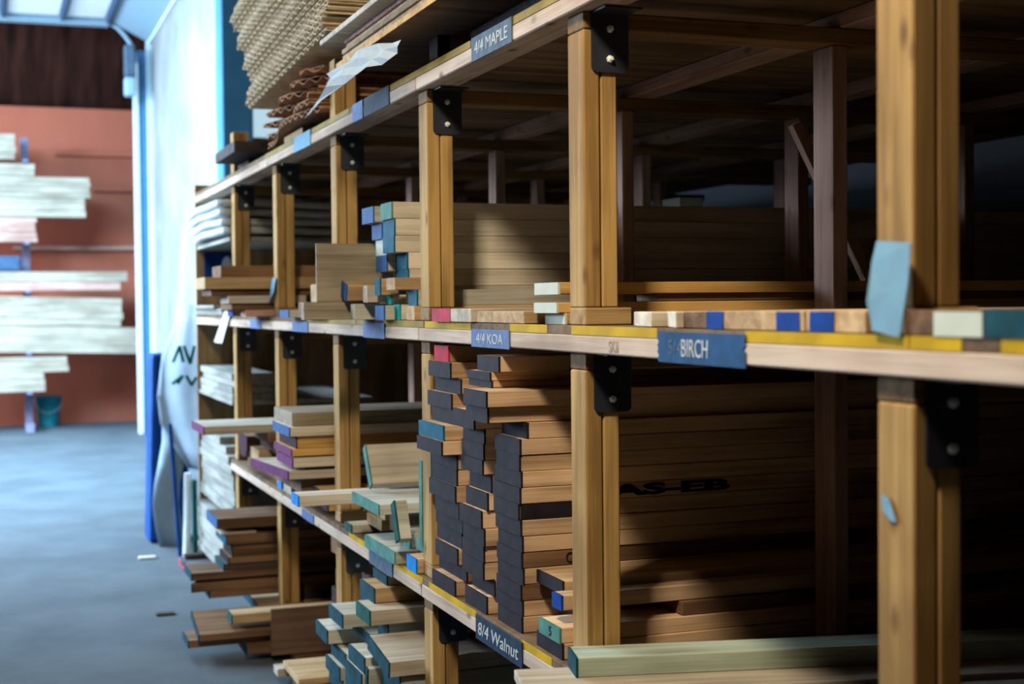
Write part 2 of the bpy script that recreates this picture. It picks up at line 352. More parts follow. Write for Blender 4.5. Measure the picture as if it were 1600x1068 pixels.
# far wall rack and its white lumber
fr = empty('cantilever_rack', (-.76, 18.5, 0), 'grey steel upright with arms holding pale lumber against the red wall', 'rack')
part_box('upright', fr, (-.80, 18.62, 0), (-.71, 18.75, 3.6), P['shelfmetal'], .004)
part_box('foot', fr, (-.80, 18.0, 0), (-.71, 18.62, .09), P['shelfmetal'], .004)
FS = [  # u right end, v top, v bottom, number, wood, skew, arm under it, label
 (26, 209, 249, 4, 'farwhite', 0, 1, 'in the highest bundle against the red wall'),
 (56, 256, 275, 2, 'farwhite', 0, 0, 'in the second bundle down on the red wall'),
 (143, 277.5, 309.5, 4, 'farwhite', 0, 0, 'in the long third bundle down on the red wall'),
 (136, 310, 339.5, 3, 'farwhite', 0, 0, 'in the long fourth bundle down on the red wall'),
 (58, 340, 378, 5, 'pink', 0, 1, 'in the short pinkish bundle on the red wall'),
 (199, 424, 439, 1, 'farwhite', 0, 0, 'lying alone on the red wall'),
 (188, 440, 453, 1, 'pink', 0, 1, 'beneath the lone white one on the red wall'),
 (192, 466, 510, 4, 'farwhite', .03, 0, 'in the thickest bundle on the red wall'),
 (219, 511.5, 552, 3, 'farwhite', .03, 1, 'in the sagging bundle below the thickest'),
 (108, 556, 580, 3, 'farwhite', 0, 0, 'in the next to lowest bundle on the red wall'),
 (72, 581, 611, 3, 'farwhite', 0, 1, 'in the lowest bundle on the red wall'),
]
for (u1, va, vb, n, wd, skew, arm, lab) in FS:
    zt, zb = on(1, 18.1, u1, va)[2], on(1, 18.1, u1, vb)[2]; th = (zt-zb)/n; xe = on(1, 18.1, u1, va)[0]
    for i in range(n):
        dx = random.uniform(-.03, .0) if n > 1 else 0
        ln = xe+dx+2.4
        o = board(-2.4, 18.1, 18.42, zt-(i+1)*th+.001, zt-i*th-.002, ('' if n == 1 else ORD[i]+' ')+('pinkish board ' if wd == 'pink' else 'white board ')+lab, Ln=ln, wd=wd, group='lumber on the far red wall')
        if skew: o.rotation_euler.y = skew; o.location.z += skew*(xe+2.4)
    if arm:
        za = zb+(skew*(xe+.755) if skew else 0)
        part_box('arm', fr, (-.785, 18.06, za-.03), (-.725, 18.62, za-.001), P['shelfmetal'], .003)
z0 = on(1, 18.1, 199, 424)[2]
part_box('wrapped_parcel', None, (-1.35, 18.12, z0+.002), (-.815, 18.4, z0+.19), P['darktrim'], .03)
tag(bpy.data.objects['wrapped_parcel'], 'dark parcel lying on the lone white board beneath the pinkish bundle', 'parcel')

# ------------------------------------------------------------------ the lumber rack
PY = [1.6894+1.1484*n for n in range(7)]
ZL, ZM, ZU = .70, 1.45, 2.1755          # deck tops
XR = (.617, 1.23, 1.87)                # back rows of posts
rack = empty('lumber_rack', (0, 4.6, 0), 'long three-tier timber lumber rack with paired pine posts and yellow-edged shelves', 'rack')
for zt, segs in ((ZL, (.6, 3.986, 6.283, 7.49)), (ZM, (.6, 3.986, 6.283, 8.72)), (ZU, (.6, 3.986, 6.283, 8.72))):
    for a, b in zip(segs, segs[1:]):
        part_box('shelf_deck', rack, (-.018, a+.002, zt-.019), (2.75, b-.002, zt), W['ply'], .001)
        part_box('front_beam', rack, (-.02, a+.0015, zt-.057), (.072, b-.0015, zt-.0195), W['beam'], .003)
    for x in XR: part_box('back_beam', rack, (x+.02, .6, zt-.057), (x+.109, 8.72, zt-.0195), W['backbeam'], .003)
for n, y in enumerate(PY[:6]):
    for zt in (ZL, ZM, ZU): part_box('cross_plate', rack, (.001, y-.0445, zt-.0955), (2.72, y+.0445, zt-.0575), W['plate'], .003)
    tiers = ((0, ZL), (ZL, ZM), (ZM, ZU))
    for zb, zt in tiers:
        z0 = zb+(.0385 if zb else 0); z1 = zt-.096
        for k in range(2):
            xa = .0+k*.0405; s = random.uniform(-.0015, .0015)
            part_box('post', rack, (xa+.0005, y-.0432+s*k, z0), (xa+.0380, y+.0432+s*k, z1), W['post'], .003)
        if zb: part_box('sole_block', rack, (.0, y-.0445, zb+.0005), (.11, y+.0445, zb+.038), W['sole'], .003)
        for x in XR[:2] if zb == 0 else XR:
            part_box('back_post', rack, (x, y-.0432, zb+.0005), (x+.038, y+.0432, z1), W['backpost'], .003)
# steel angle brackets on the camera side of the posts
def bracket(n, zt):
    y = PY[n]-.0445
    bm = box_bm((.018, -.0045, -.186), (.104, 0, -.0600), 0)
    es = [e for e in bm.edges if abs(e.verts[0].co.x-e.verts[1].co.x) < 1e-6 and abs(e.verts[0].co.z-e.verts[1].co.z) < 1e-6 and e.verts[0].co.z < -.18]
    bmesh.ops.bevel(bm, geom=es, offset=.012, segments=4, affect='EDGES', profile=.5)
    bm2 = box_bm((.018, -.075, -.0635), (.104, 0, -.0590), 0); me = bpy.data.meshes.new('t'); bm2.to_mesh(me); bm.from_mesh(me); bpy.data.meshes.remove(me); bm2.free()
    for v in bm.verts: v.co.z = v.co.z
    b = link('bracket', bm, P['steel'], rack, (0, y-4.6, zt))
    for z in (-.094, -.158):
        bm = bmesh.new(); cyl(bm, (.060, -.0045, z), (.060, -.0095, z), .0085, .0075, 6); cyl(bm, (.060, -.0095, z), (.060, -.0145, z), .0045, .0035, 10)
        link('bolt', bm, P['bolt'], b)
for n in range(0, 6):
    for zt in (ZL, ZM, ZU):
        bracket(n, zt)
# upper short posts above the top deck
for n, xs in ((2, (.035,)), (3, (0, .041)), (5, (0, .041)), (1, (0, .041))):
    for x in xs: part_box('stub_post', rack, (x, PY[n]-.043, ZU+.0005), (x+.038, PY[n]+.043, 2.275 if n in (1, 2) else 2.395), W['post'] if n != 2 else W['blackwood'], .003)
for y in PY[1:3]:
    part_box('stub_post', rack, (.16, y-.04, ZU+.0005), (.20, y+.04, 2.275), W['backpost'], .003)
# end panel of the rack and extra shelves of the last bay
part_box('end_panel', rack, (-.02, 8.722, .02), (2.6, 8.745, 2.23), W['endply'], .002)
for z in (.40, 1.0, 1.86): part_box('short_shelf', rack, (-.012, PY[5]+.05, z-.022), (.75, 8.72, z), W['whitey'], .002)
part_box('short_shelf', rack, (-.012, PY[5]+.05, .03), (.75, 8.72, .05), W['plate'], .002)
# paint and labels along the shelf edges
def edge_paint(zt, ua, ub, v, mat):
    ya, yb = yu(ua, -.0185, v), yu(ub, -.0185, v)
    o = part_box('painted_edge', rack, (-.0192, yb, zt-.0186), (-.0180, ya, zt+.0004), P[mat], 0); return o
for a, b, m in ((893, 1027, 'yellow'), (1165, 1420, 'yellow'), (1422, 1503, 'yellow'), (1565, 1640, 'yellow'), (797, 855, 'yellow'), (664, 736, 'yellow'), (480, 556, 'olive'), (558, 568, 'olive'), (600, 662, 'olive')):
    edge_paint(ZM, a, b, 505, m).update_tag()
for a, b, va, m in ((816, 862, 1010, 'yellow'), (671, 744, 930, 'yellow'), (614, 660, 880, 'yellow'), (545, 574, 838, 'yellow')): edge_paint(ZL, a, b, va, m)
for a, b, va in ((801, 905, 20), (610, 735, 100), (487, 545, 170), (414, 458, 230)): edge_paint(ZU, a, b, va, 'olive')
def label(zt, ua, ub, v, mat, text=None, top=.001, bot=-.060, tw=.8, th=.5, slant=0, dirty=None):
    ya, yb = yu(ua, -.022, v), yu(ub, -.022, v)
    o = part_box('shelf_label', rack, (-.0235, yb, zt+bot), (-.0205, ya, zt+top), P[mat], .001)
    if text: lettering(text, (top-bot)*th, (ya-yb)*tw, P['chalk'], o, (-.0240, (ya+yb)/2, zt+(top+bot)/2), slant=slant)
    return o
label(ZU, 737, 800, 60, 'label', '4/4 MAPLE', tw=.82, th=.5)['label'] = 'slate label chalked 4/4 MAPLE'
label(ZU, 569, 608, 150, 'navylabel')
label(ZU, 551, 567, 172, 'bluelabel')
label(ZU, 459, 485, 212, 'bluepaper')
label(ZM, 737, 796, 525, 'bluelabel', '4/4 KOA', top=-.016, bot=-.062, tw=.7, th=.55)['label'] = 'powder blue label with faint chalk letters'
label(ZM, 568, 601, 512, 'bluelabel', top=-.010, bot=-.060)
label(ZM, 457, 481, 505, 'bluelabel', top=-.016, bot=-.058)
label(ZM, 391, 408, 504, 'bluelabel', top=-.016, bot=-.058)
label(ZL, 744, 816, 990, 'navylabel', '8/4 Walnut', top=-.004, bot=-.068, tw=.86, th=.52, slant=.15)['label'] = 'navy label chalked 8/4 Walnut'
label(ZL, 577, 613, 862, 'label', top=-.008, bot=-.058)
label(ZL, 472, 490, 797, 'bluelabel', top=-.02, bot=-.056)
# blue tape with torn ends
ya, yb = yu(1027, -.022, 540), yu(1165, -.022, 540); h = .056; n = 9; rnd = random.Random(3)
pts = [(0, ya-(rnd.random()*.012 if i % 2 else 0), ZM-.006-h*i/n) for i in range(n+1)]+[(0, yb+(rnd.random()*.012 if i % 2 else 0), ZM-.006-h*(n-i)/n) for i in range(n+1)]
tp = poly_slab('shelf_label', [(-.0222, p[1]-4.6, p[2]) for p in pts], (1, 0, 0), .0018, P['tape'], rack); tp['label'] = 'torn blue tape chalked 5/4 BIRCH'
lettering('5/4', .026, .055, P['label'], tp, (-.0226, ya-.075, ZM-.034)); lettering('BIRCH', .032, .10, P['chalk'], tp, (-.0226, ya-.150, ZM-.034))
sk = lettering('SKII', .024, .045, P['pencil'], rack, (-.0205, yu(958, -.021, 545), ZM-.040)); sk.name = 'pencil_note'

# ------------------------------------------------------------------ walnut stack (lower shelf, second bay)
G = 'dark-ended boards in the tall walnut stack'
rw = random.Random(11)
T = .0392
Rx = [-.02, -.025, -.085, -.075, -.005, 0, 0, .002, -.002, -.004, 0, .004, .002, .06, -.03, .07, .0]
Ry = [(3.29, 3.45), (3.33, 3.50), (3.20, 3.37), (3.22, 3.38)]
for i in range(17):
    z1 = ZL+.001+T*(17-i); z0 = z1-T+.0008
    if i == 0: z0, z1 = z0+.001, z1+.001
    y0, y1 = Ry[i] if i < 4 else (3.20+rw.uniform(0, .006), 3.385+rw.uniform(-.02, .006))
    x = [-.02, -.03, -.085, -.075, .02, 0, 0, .002, -.002, -.004, 0, .004, .002, .006, .0, .004, .002][i] if i < 17 else 0
    wd = 'walnut' if i not in (9, 12, 14) else ('walnut' if i == 9 else 'brown')
    if i in (1,):
        zm = z0+(z1-z0)*.45
        board(x, y0, y1, zm+.0004, z1, 'thin upper walnut board of the paired layer near the top of the near column', 2.9, wd, 'slate', G, yaw=R_(.4))
        board(x+.004, y0, y1, z0, zm-.0004, 'thin lower walnut board of the paired layer near the top of the near column', 2.9, wd, 'slate', G, yaw=R_(.4)); continue
    o = board(x, y0, y1, z0, z1, 'walnut board %s in the near column of the tall dark-ended stack' % ORD[i], 2.9, wd, 'slate', G, yaw=R_(rw.uniform(-.25, .25)))
    if i == 9: link('painted_side', box_bm((.005, -(y1-y0)/2-.0008, .001), (.23, -(y1-y0)/2+.001, z1-z0-.001), 0), P['slate'], o)['label'] = 'slate paint run along the side'
    if i == 8: lettering('AS-EB', .030, .34, P['stencil'], o, (.40, y0-.0012, (z0+z1)/2), CAMSIDE, bold=.05).name = 'stencil_mark'
    if i == 12: lettering('ON', .026, .045, P['stencil'], o, (.14, y0-.0015, (z0+z1)/2), CAMSIDE).name = 'pencil_note'
rm = random.Random(5)
z = ZL+.001; k = 0; mids = []
while z < 1.225:
    t = rm.choice((.038, .042, .046)); mids.append((z, z+t-.0008)); z += t
for i, (z0, z1) in enumerate(reversed(mids)):
    x = rm.uniform(-.022, .012); a = rm.uniform(-.012, .012); y0, y1 = 3.425+max(0, a), 3.60+a*.8
    if i < 2: x -= .02
    board(x, y0, y1, z0, z1, 'walnut board %s in the middle column of the tall dark-ended stack' % ORD[i], 2.9, 'walnut', 'slate', G, yaw=R_(rm.uniform(-.3, .3)))
z = ZL+.001; ls = []
while z < 1.27:
    t = rm.choice((.038, .042, .045)); ls.append((z, z+t-.0008)); z += t
for i, (z0, z1) in enumerate(reversed(ls)):
    x = rm.uniform(-.025, .015); y0, y1 = 3.675+rm.uniform(-.02, .02), 3.90+rm.uniform(-.02, .015); e = 'slate'
    if 1.11 < (z0+z1)/2 < 1.165: x, e = -.045, 'turq'
    if 1.07 < (z0+z1)/2 < 1.11: x = -.055
    board(x, y0, y1, z0, z1, ('turquoise-ended board, ' if e == 'turq' else 'walnut board ')+'%s in the far column of the dark-ended stack' % ORD[i], 2.9, 'walnut', e, G, yaw=R_(rm.uniform(-.3, .3)))
zt = ls[-1][1]
board(-.015, 3.70, 3.90, zt+.0005, zt+.043, 'slate-ended board directly beneath the red-ended one on the walnut stack', 2.9, 'walnut', 'slate', G)
board(-.005, 3.745, 3.875, zt+.0437, zt+.087, 'crimson-ended board on top of the far column of the walnut stack', 2.7, 'tan', 'crimson', G)
# short boards between the stack and the next post
G2 = 'odd boards beside the post at the walnut stack'
board(-.004, 2.93, 3.085, ZL+.001, ZL+.036, 'slate-ended board lowest in the small pile against the post', 2.8, 'walnut', 'slate', G2)
o = board(-.008, 2.935, 3.06, ZL+.0365, ZL+.072, 'pale green-ended board with a handwritten 5 beside the post', 2.8, 'walnut', 'mint', G2)
lettering('5', .022, .014, P['stencil'], o, (-.0102, 2.99, ZL+.054)).name = 'pencil_note'
board(.30, 2.94, 3.07, ZL+.0728, ZL+.105, 'hidden spacer board under the blue-ended one beside the post', 2.5, 'brown', None, G2)
board(.005, 2.955, 3.01, ZL+.1055, ZL+.140, 'blue-ended board beside the post at the walnut stack', 2.7, 'walnut', 'deepblue', G2)
board(.035, 3.02, 3.185, ZL+.128, ZL+.158, 'pale-ended board poking out between walnut stack and post', 2.7, 'tan', 'slate', G2, yaw=R_(-.2))
board(.09, 3.095, 3.185, ZL+.001, ZL+.127, 'thick brown timber low between walnut stack and post', 2.6, 'brown', None, G2)

# ------------------------------------------------------------------ middle shelf, second bay: flat boards
G3 = 'boards lying on the middle shelf by the post'
board(-.03, yu(736, -.03), yu(676, -.03), ZM+.001, ZM+.036, 'white board with a red painted end on the middle shelf', 2.6, 'white', None, G3)
o = bpy.data.objects[[k.name for k in bpy.data.objects if k.name.startswith('lumber_board')][-1]]
hw = (yu(676, -.03)-yu(736, -.03))/2; ym = (yu(676, -.03)+yu(736, -.03))/2
e = link('painted_end', box_bm((-.0016, -hw+(yu(704, -.03)-yu(736, -.03)), -.0004), (.004, hw+.0005, .0354), 0), P['red'], o); e['label'] = 'red painted half of the end'
board(-.02, yu(819, -.02), yu(745, -.02), ZM+.001, ZM+.030, 'plain brown board with unpainted end flat on the middle shelf', 2.6, 'tan', None, G3)
y0, y1 = 2.955, yu(823, -.02)
board(.02, y0, y1-.02, ZM+.001, ZM+.026, 'lower of two stacked white-ended boards on the middle shelf', 2.6, 'amber', 'white', G3)
board(.0, y0, y1, ZM+.0265, ZM+.050, 'upper of two stacked white-ended boards on the middle shelf', 2.6, 'amber', 'white', G3)
board(.25, 2.955, 3.07, ZM+.0505, ZM+.068, 'dark sticker board under the high white-ended plank', 2.3, 'brown', None, G3)
board(.0, 2.945, 3.09, ZM+.0685, ZM+.095, 'white-ended plank lying highest beside the post on the middle shelf', 2.75, 'amber', 'white', G3)

# ------------------------------------------------------------------ middle shelf, third bay: the pale stack
G4 = 'pale thick boards in the blue-ended stack'
t = .0522
for i in range(7):
    z1 = ZM+.001+t*(7-i); z0 = z1-t+.0008
    x = (-.02, -.012, -.014, .028, .03, .10, .12)[i]
    board(x, 4.262, 4.39, z0, z1, 'thick pale board %s in the front row of the blue-ended stack' % ORD[i], 3.0, 'maple', ('mint', 'turq', 'turq', 'turq', 'turq', None, None)[i], G4, yaw=R_((.1, -.1, .15, -.2, .3, 0, 0)[i]))
for i in range(7):
    z1 = ZM+.001+t*(7-i)-.003; z0 = z1-t+.0008+(.003 if i == 6 else 0)
    x = (-.035, -.01, .0, .0, .06, .12, .14)[i]; y0, y1 = ((4.43, 4.57), (4.42, 4.54), (4.40, 4.53), (4.40, 4.53), (4.41, 4.54), (4.41, 4.54), (4.41, 4.54))[i]
    board(x, y0, y1, z0, z1, 'pale board %s in the rear row of the blue-ended stack' % ORD[i], 2.8, 'poplar', ('blue', 'blue', 'white', 'blue', None, None, None)[i], G4)
G5 = 'offcuts crowded at the foot of the blue-ended stack'
board(xu(475, 4.585, 485), 4.585, 4.632, ZM+.001, ZM+.058, 'long low board standing out past the shelf edge beneath the plywood sheet', 1.6, 'grayply', None, G5)
sh = board(xu(495, 4.61, 430), 4.612, 4.628, ZM+.0585, ZM+.252, 'weathered plywood sheet standing on edge and jutting out past the shelf', 1.5, 'grayply', None, None, name='plywood_sheet', cat='sheet')
board(xu(541, 4.53, 455), 4.535, 4.602, ZM+.0688, ZM+.122, 'short brown block with a pale blue end lying before the plywood sheet', .10, 'tan', 'blue', G5, name='wood_block', cat='block', tilt=R_(14))
board(-.05, 4.256, yu(586, -.05)-.01, ZM+.001, ZM+.046, 'blue-ended offcut on the shelf edge below the stack', .13, 'poplar', 'blue', G5, name='wood_offcut', cat='offcut')
board(-.015, yu(625, -.015), yu(615, -.015)-.012, ZM+.001, ZM+.049, 'narrow aqua-ended strip on the shelf edge', .1, 'maple', 'aqua', G5, name='wood_strip', cat='strip')
board(-.01, yu(612, -.01), yu(604, -.01), ZM+.0495, ZM+.079, 'short aqua-ended strip above the blue-ended offcut', .1, 'maple', 'aqua', G5, name='wood_strip', cat='strip')
board(-.01, 4.06, 4.15, ZM+.001, ZM+.044, 'plain brown offcut on the shelf edge next to the post', .9, 'tan', None, G5, name='wood_offcut', cat='offcut')
board(-.0, 4.065, 4.15, ZM+.0445, ZM+.092, 'deep blue-ended offcut resting on the plain one next to the post', .9, 'poplar', 'turq', G5, name='wood_offcut', cat='offcut')
board(.02, 4.17, 4.255, ZM+.051, ZM+.092, 'dark offcut wedged between the aqua strips and the blue-ended one', .1, 'brown', None, G5, name='wood_offcut', cat='offcut')
board(-.045, 4.145, 4.245, ZM+.0925, ZM+.130, 'grey-brown unpainted offcut on top of the little pile', .1, 'tan', None, G5, name='wood_offcut', cat='offcut')
board(-.09, 4.47, 4.525, ZM+.001, ZM+.052, 'pale squared offcut end at the shelf edge beside the blue one', .26, 'poplar', None, G5, name='wood_offcut', cat='offcut')
board(-.065, 4.40, 4.46, ZM+.0555, ZM+.110, 'white rounded offcut perched over the pale squared one', .10, 'white', None, G5, name='wood_offcut', cat='offcut')
board(-.05, 4.30, 4.36, ZM+.079, ZM+.13, 'turquoise-ended offcut beside the white rounded one', .06, 'tan', 'turq', G5, name='wood_offcut', cat='offcut')

# ------------------------------------------------------------------ middle shelf, first bay: planks with blue patches
G6 = 'planks on the middle shelf beside the nearest post'
def midb(ua, ub, label, wd, end=None, th=.033, dx=0, z=0, yaw=0, nose=0, ln=2.4, x=-.015):
    return board(x+dx, yu(ub, x), yu(ua, x)-.003, ZM+.001+z, ZM+.001+z+th, label, ln, wd, end, G6, yaw=yaw, nose=nose)
midb(961, 1003, 'pale plank next to the post with a chamfered end on the middle shelf', 'maple', th=.029, dx=.02, nose=.02)
midb(1004, 1056, 'pale plank with a slanting end on the middle shelf', 'maple', th=.030, nose=.05)
midb(1057, 1103, 'plank with a dark shaded end beside the blue patches', 'brown', th=.030, dx=.012)  # whole plank in the dark brown wood
o = midb(1104, 1214, 'brown plank with one blue patch on its end', 'tan', th=.032)
def patch(o, ua, ub, x=-.015, mat='deepblue'):
    zz = o.location.z; y = o.location.y; t = o.dimensions.z
    e = link('painted_end', box_bm((-.0018, yu(ub, x)-y, .001), (.002, yu(ua, x)-y, t-.001), 0), P[mat], o); e['label'] = 'blue paint patch' if mat == 'deepblue' else 'white paint patch'
patch(o, 1105, 1131)
o = midb(1213, 1256, 'narrow plank with its end mostly blue near the paper tag', 'tan', th=.032); patch(o, 1214, 1250)
o = midb(1258, 1352, 'brown plank with a blue patch nearest the paper-tagged post', 'tan', th=.033); patch(o, 1266, 1304)
board(-.02, 1.575, 1.637, ZM+.001, ZM+.035, 'dark round-ended plank just past the nearest post', 2.4, 'brown', None, G6)
o = board(-.02, 1.475, 1.572, ZM+.001, ZM+.033, 'white-ended plank past the nearest post', 2.4, 'brown', 'white', G6)
board(-.02, 1.36, 1.47, ZM+.001, ZM+.036, 'dark green-ended plank past the nearest post', 2.4, 'brown', 'teal', G6)

# ------------------------------------------------------------------ lower shelf, first bay: big planks in front
G7 = 'large planks jutting from the lower shelf in front'
a = on(2, ZL+.047, 888, 1022); b = on(2, ZL+.047, 852, 1012); c = on(2, ZL+.047, 1370, 1003)
dv = (c-a); yaw = math.atan2(dv.y, dv.x); wdt = .155
def rot_board(x, y, z0, z1, width, yaw, label, ln, wd, end, grp, **k):
    """near aisle corner at x, y"""
    cx = x-math.sin(yaw)*width/2; cy = y+math.cos(yaw)*width/2
    return board(cx, cy-width/2, cy+width/2, z0, z1, label, ln, wd, end, grp, yaw=yaw, **k)
YW = R_(-12.6)
rot_board(-.066, 2.701, ZL+.0235, ZL+.0645, .10, YW, 'heavy plank with dark green end lying across the white ones in front', 2.3, 'greenboard', 'teal', G7)
rot_board(-.205, 2.622, ZL+.001, ZL+.0230, .20, YW, 'pale plank with bare end under the heavy green-ended one', 2.3, 'white', None, G7)
rot_board(-.235, 2.505, ZL+.001, ZL+.0120, .11, YW, 'thin pale plank with green end lying closest in front on the lower shelf', 2.3, 'white', 'teal', G7)

# ------------------------------------------------------------------ lower shelf, third bay: green-ended boards
G8 = 'green-ended boards tumbled on the lower shelf'
board(-.02, 4.036, yu(632, -.02), ZL+.001, ZL+.045, 'bright blue-ended board next to the post on the lower shelf', 1.6, 'walnut', 'brightblue', G8)
board(.03, 4.05, 4.20, ZL+.0465, ZL+.080, 'short pale green-ended offcut above the bright blue one', .9, 'poplar', 'mint', G8)
board(-.04, yu(612, -.04), yu(566, -.04), ZL+.001, ZL+.040, 'wide pale green-ended board lying flat in front on the lower shelf', 1.6, 'poplar', 'mint', G8)
board(-.02, yu(545, -.02), yu(523, -.02)-.12, ZL+.001, ZL+.030, 'low dark green-ended board near the shelf label', 1.2, 'poplar', 'green', G8)
board(.04, 4.66, 4.86, ZL+.0305, ZL+.068, 'plain tan board behind the dark green-ended one', 1.4, 'tan', None, G8)
board(.02, 4.24, 4.42, ZL+.0410, ZL+.085, 'pale green-ended board in the middle of the tumbled pile', 1.4, 'poplar', 'mint', G8)
board(.06, 4.45, 4.63, ZL+.0410, ZL+.098, 'hidden brown board carrying the tumbled pile', 1.5, 'brown', None, G8)
board(.05, 4.65, 4.9, ZL+.0685, ZL+.100, 'brown board under the blue-tipped one', 1.5, 'tan', None, G8)
board(-.20, 4.87, 4.985, ZL+.1005, ZL+.139, 'pale board with a rounded bright blue tip standing far out', 1.6, 'maple', 'brightblue', G8)
board(-.06, yu(588, -.06)-.0, yu(547, -.06), ZL+.1395, ZL+.172, 'wide board with long pale green end lying over the blue-tipped one', 1.5, 'poplar', 'mint', G8)
board(-.045, 4.130, 4.172, ZL+.0825, ZL+.205, 'dark green block leaning on edge across the pile', .04, 'poplar', 'green', G8, tilt=R_(-26))
board(.12, 4.72, 4.95, ZL+.1725, ZL+.250, 'dark timber propping the wide pale tilted board', 1.4, 'brown', None, G8)
board(-.01, 4.585, 4.735, ZL+.2455, ZL+.2805, 'wide pale board tilted towards the viewer at the top of the green pile', 1.6, 'white', 'mint', G8, tilt=R_(56))
board(.0, 4.035, 4.062, ZL+.0805, ZL+.335, 'thin green-ended board standing on edge against the post', 1.4, 'poplar', 'mint', G8)

# ------------------------------------------------------------------ floor level, third bay: teal-ended boards
G9 = 'teal-ended boards piled at floor level'
def fb(x, y0, y1, z0, z1, lab, wd='poplar', end='teal', ln=1.8, **k): return board(x, y0, y1, z0, z1, lab+' in the teal-ended floor pile', ln, wd, end, G9, **k)
fb(.0, 4.06, 4.95, .001, .10, 'broad dark timber lowest', 'brown', None)
fb(-.06, 4.40, 4.58, .101, .150, 'teal-ended board just above the floor timber')
fb(-.08, 4.62, 4.80, .101, .150, 'outer teal-ended board just above the floor timber')
fb(-.04, 4.10, 4.36, .101, .180, 'dark teal-ended timber low beside the post', 'poplar', 'teal')
fb(-.10, 4.62, 4.81, .1505, .197, 'outer teal-ended board second up')
fb(-.09, 4.38, 4.59, .1505, .197, 'middle teal-ended board second up')
fb(-.05, 4.10, 4.35, .1805, .245, 'short teal-ended timber near the post', 'poplar', 'teal')
fb(-.11, 4.62, 4.82, .1975, .244, 'outer teal-ended board third up')
fb(-.10, 4.37, 4.585, .1975, .244, 'middle teal-ended board third up')
fb(-.12, 4.625, 4.825, .2445, .290, 'outer teal-ended board fourth up')
fb(-.11, 4.365, 4.575, .2445, .331, 'middle teal-ended double-thick board fourth up')
fb(-.10, 4.62, 4.83, .2905, .335, 'outer teal-ended board fifth up, catching light on top')
fb(-.10, 4.362, 4.57, .3315, .382, 'pale-topped teal-ended board in the middle')
fb(-.13, 4.75, 4.94, .3415, .389, 'outermost teal-ended board with pale top', 'poplar', 'teal', yaw=R_(-1))
fb(-.05, 4.50, 4.72, .3895, .423, 'teal-ended board tucked under the upper pair')
fb(-.11, 4.615, 4.81, .4235, .469, 'upper outer teal-ended board with pale top')
fb(-.02, 4.37, 4.49, .3825, .490, 'dark teal-ended timber below the bright teal one', 'poplar', 'teal')
fb(-.09, 4.325, 4.50, .4905, .538, 'bright teal-ended board topmost of the lit pair', 'white', 'green')
fb(-.07, 4.075, 4.31, .2455, .300, 'brown-edged timber beneath the wide pale slab', 'tan', None)
fb(-.06, 4.09, 4.28, .3005, .385, 'dark green-ended timber under the wide pale slab', 'poplar', 'teal')
fb(-.10, 4.068, 4.315, .407, .452, 'wide pale slab with a rough bark edge by the post', 'white', 'teal', tilt=R_(7), chip=.02)
fb(-.10, 4.340, 4.362, .248, .36, 'narrow pale-faced board standing on edge mid pile', 'poplar', 'teal', tilt=R_(10), ln=.5)
fb(.0, 4.55, 4.80, .4695, .535, 'hidden timber under the shadowed upper boards', 'poplar', 'teal')
fb(-.05, 4.42, 4.60, .5405, .588, 'shadowed teal-ended board with a tan side', 'tan', 'teal')
fb(.10, 4.08, 4.30, .50, .56, 'deep set dark blue-ended board in the shade', 'brown', 'teal')
fb(-.0, 4.45, 4.62, .5885, .62, 'set back teal-ended board in shade')

# ------------------------------------------------------------------ floor level, fourth bay: sheet, pale slabs
bs = board(xu(424, 5.92, 990), 5.92, 5.94, .03, .225, 'brown hardboard sheet standing on edge at floor level', 1.4, 'hardboard', None, None, name='hardboard_sheet', cat='sheet')
board(-.02, 5.6, 6.15, .0, .0295, 'low dark plank on the floor under the hardboard sheet', 1.3, 'brown', None, 'planks on the floor by the hardboard sheet')
board(-.13, 5.25, 5.56, .072, .098, 'wide pale plank with a chipped corner on the floor', 1.5, 'tan', None, 'planks on the floor by the hardboard sheet')
board(-.10, 5.27, 5.54, .0, .071, 'brown timber under the wide pale chipped plank on the floor', 1.5, 'brown', None, 'planks on the floor by the hardboard sheet')
board(-.15, 5.57, 5.66, .03, .062, 'pale offcut with a split end beside the wide chipped plank', .6, 'white', None, 'planks on the floor by the hardboard sheet')

# ------------------------------------------------------------------ floor level, fourth and fifth bays: dark planks jutting into the aisle
G10 = 'dark brown planks jutting into the aisle at floor level'
def dk(u, y0, y1, z0, z1, lab, end='teal', wd='brown', ln=2.2, **k):
    return board(xu(u, y0, 534+(1.5-(z0+z1)/2)*2222/(y0*.94+.41)), y0, y1, z0, z1, lab, ln, wd, end, G10, **k)
def pillar(y0, y1, z0, z1, lab): return board(.10, y0, y1, z0, z1, lab, 1.6, 'blackwood', None, G10)
# bay between the fourth and fifth posts (beyond the near face of the fourth)
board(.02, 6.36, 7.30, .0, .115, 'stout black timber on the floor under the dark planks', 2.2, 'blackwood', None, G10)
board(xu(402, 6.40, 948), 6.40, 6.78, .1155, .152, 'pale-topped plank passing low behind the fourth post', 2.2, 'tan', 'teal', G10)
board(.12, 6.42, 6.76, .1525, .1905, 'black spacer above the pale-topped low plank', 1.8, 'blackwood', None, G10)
dk(328, 6.42, 6.60, .191, .222, 'short dark plank with black end, lowest of the upper set')
dk(300, 6.42, 6.66, .2225, .262, 'dark plank with a pointed teal end reaching far into the aisle', nose=.10)
dk(300, 6.43, 6.68, .2735, .306, 'dark plank with a broad blue end and pale top far into the aisle')
pillar(6.5, 6.78, .2625, .273, 'thin black spacer between the two far-reaching planks')
dk(350, 6.45, 6.70, .3065, .336, 'dark green-ended plank above the far-reaching ones', wd='blackwood')
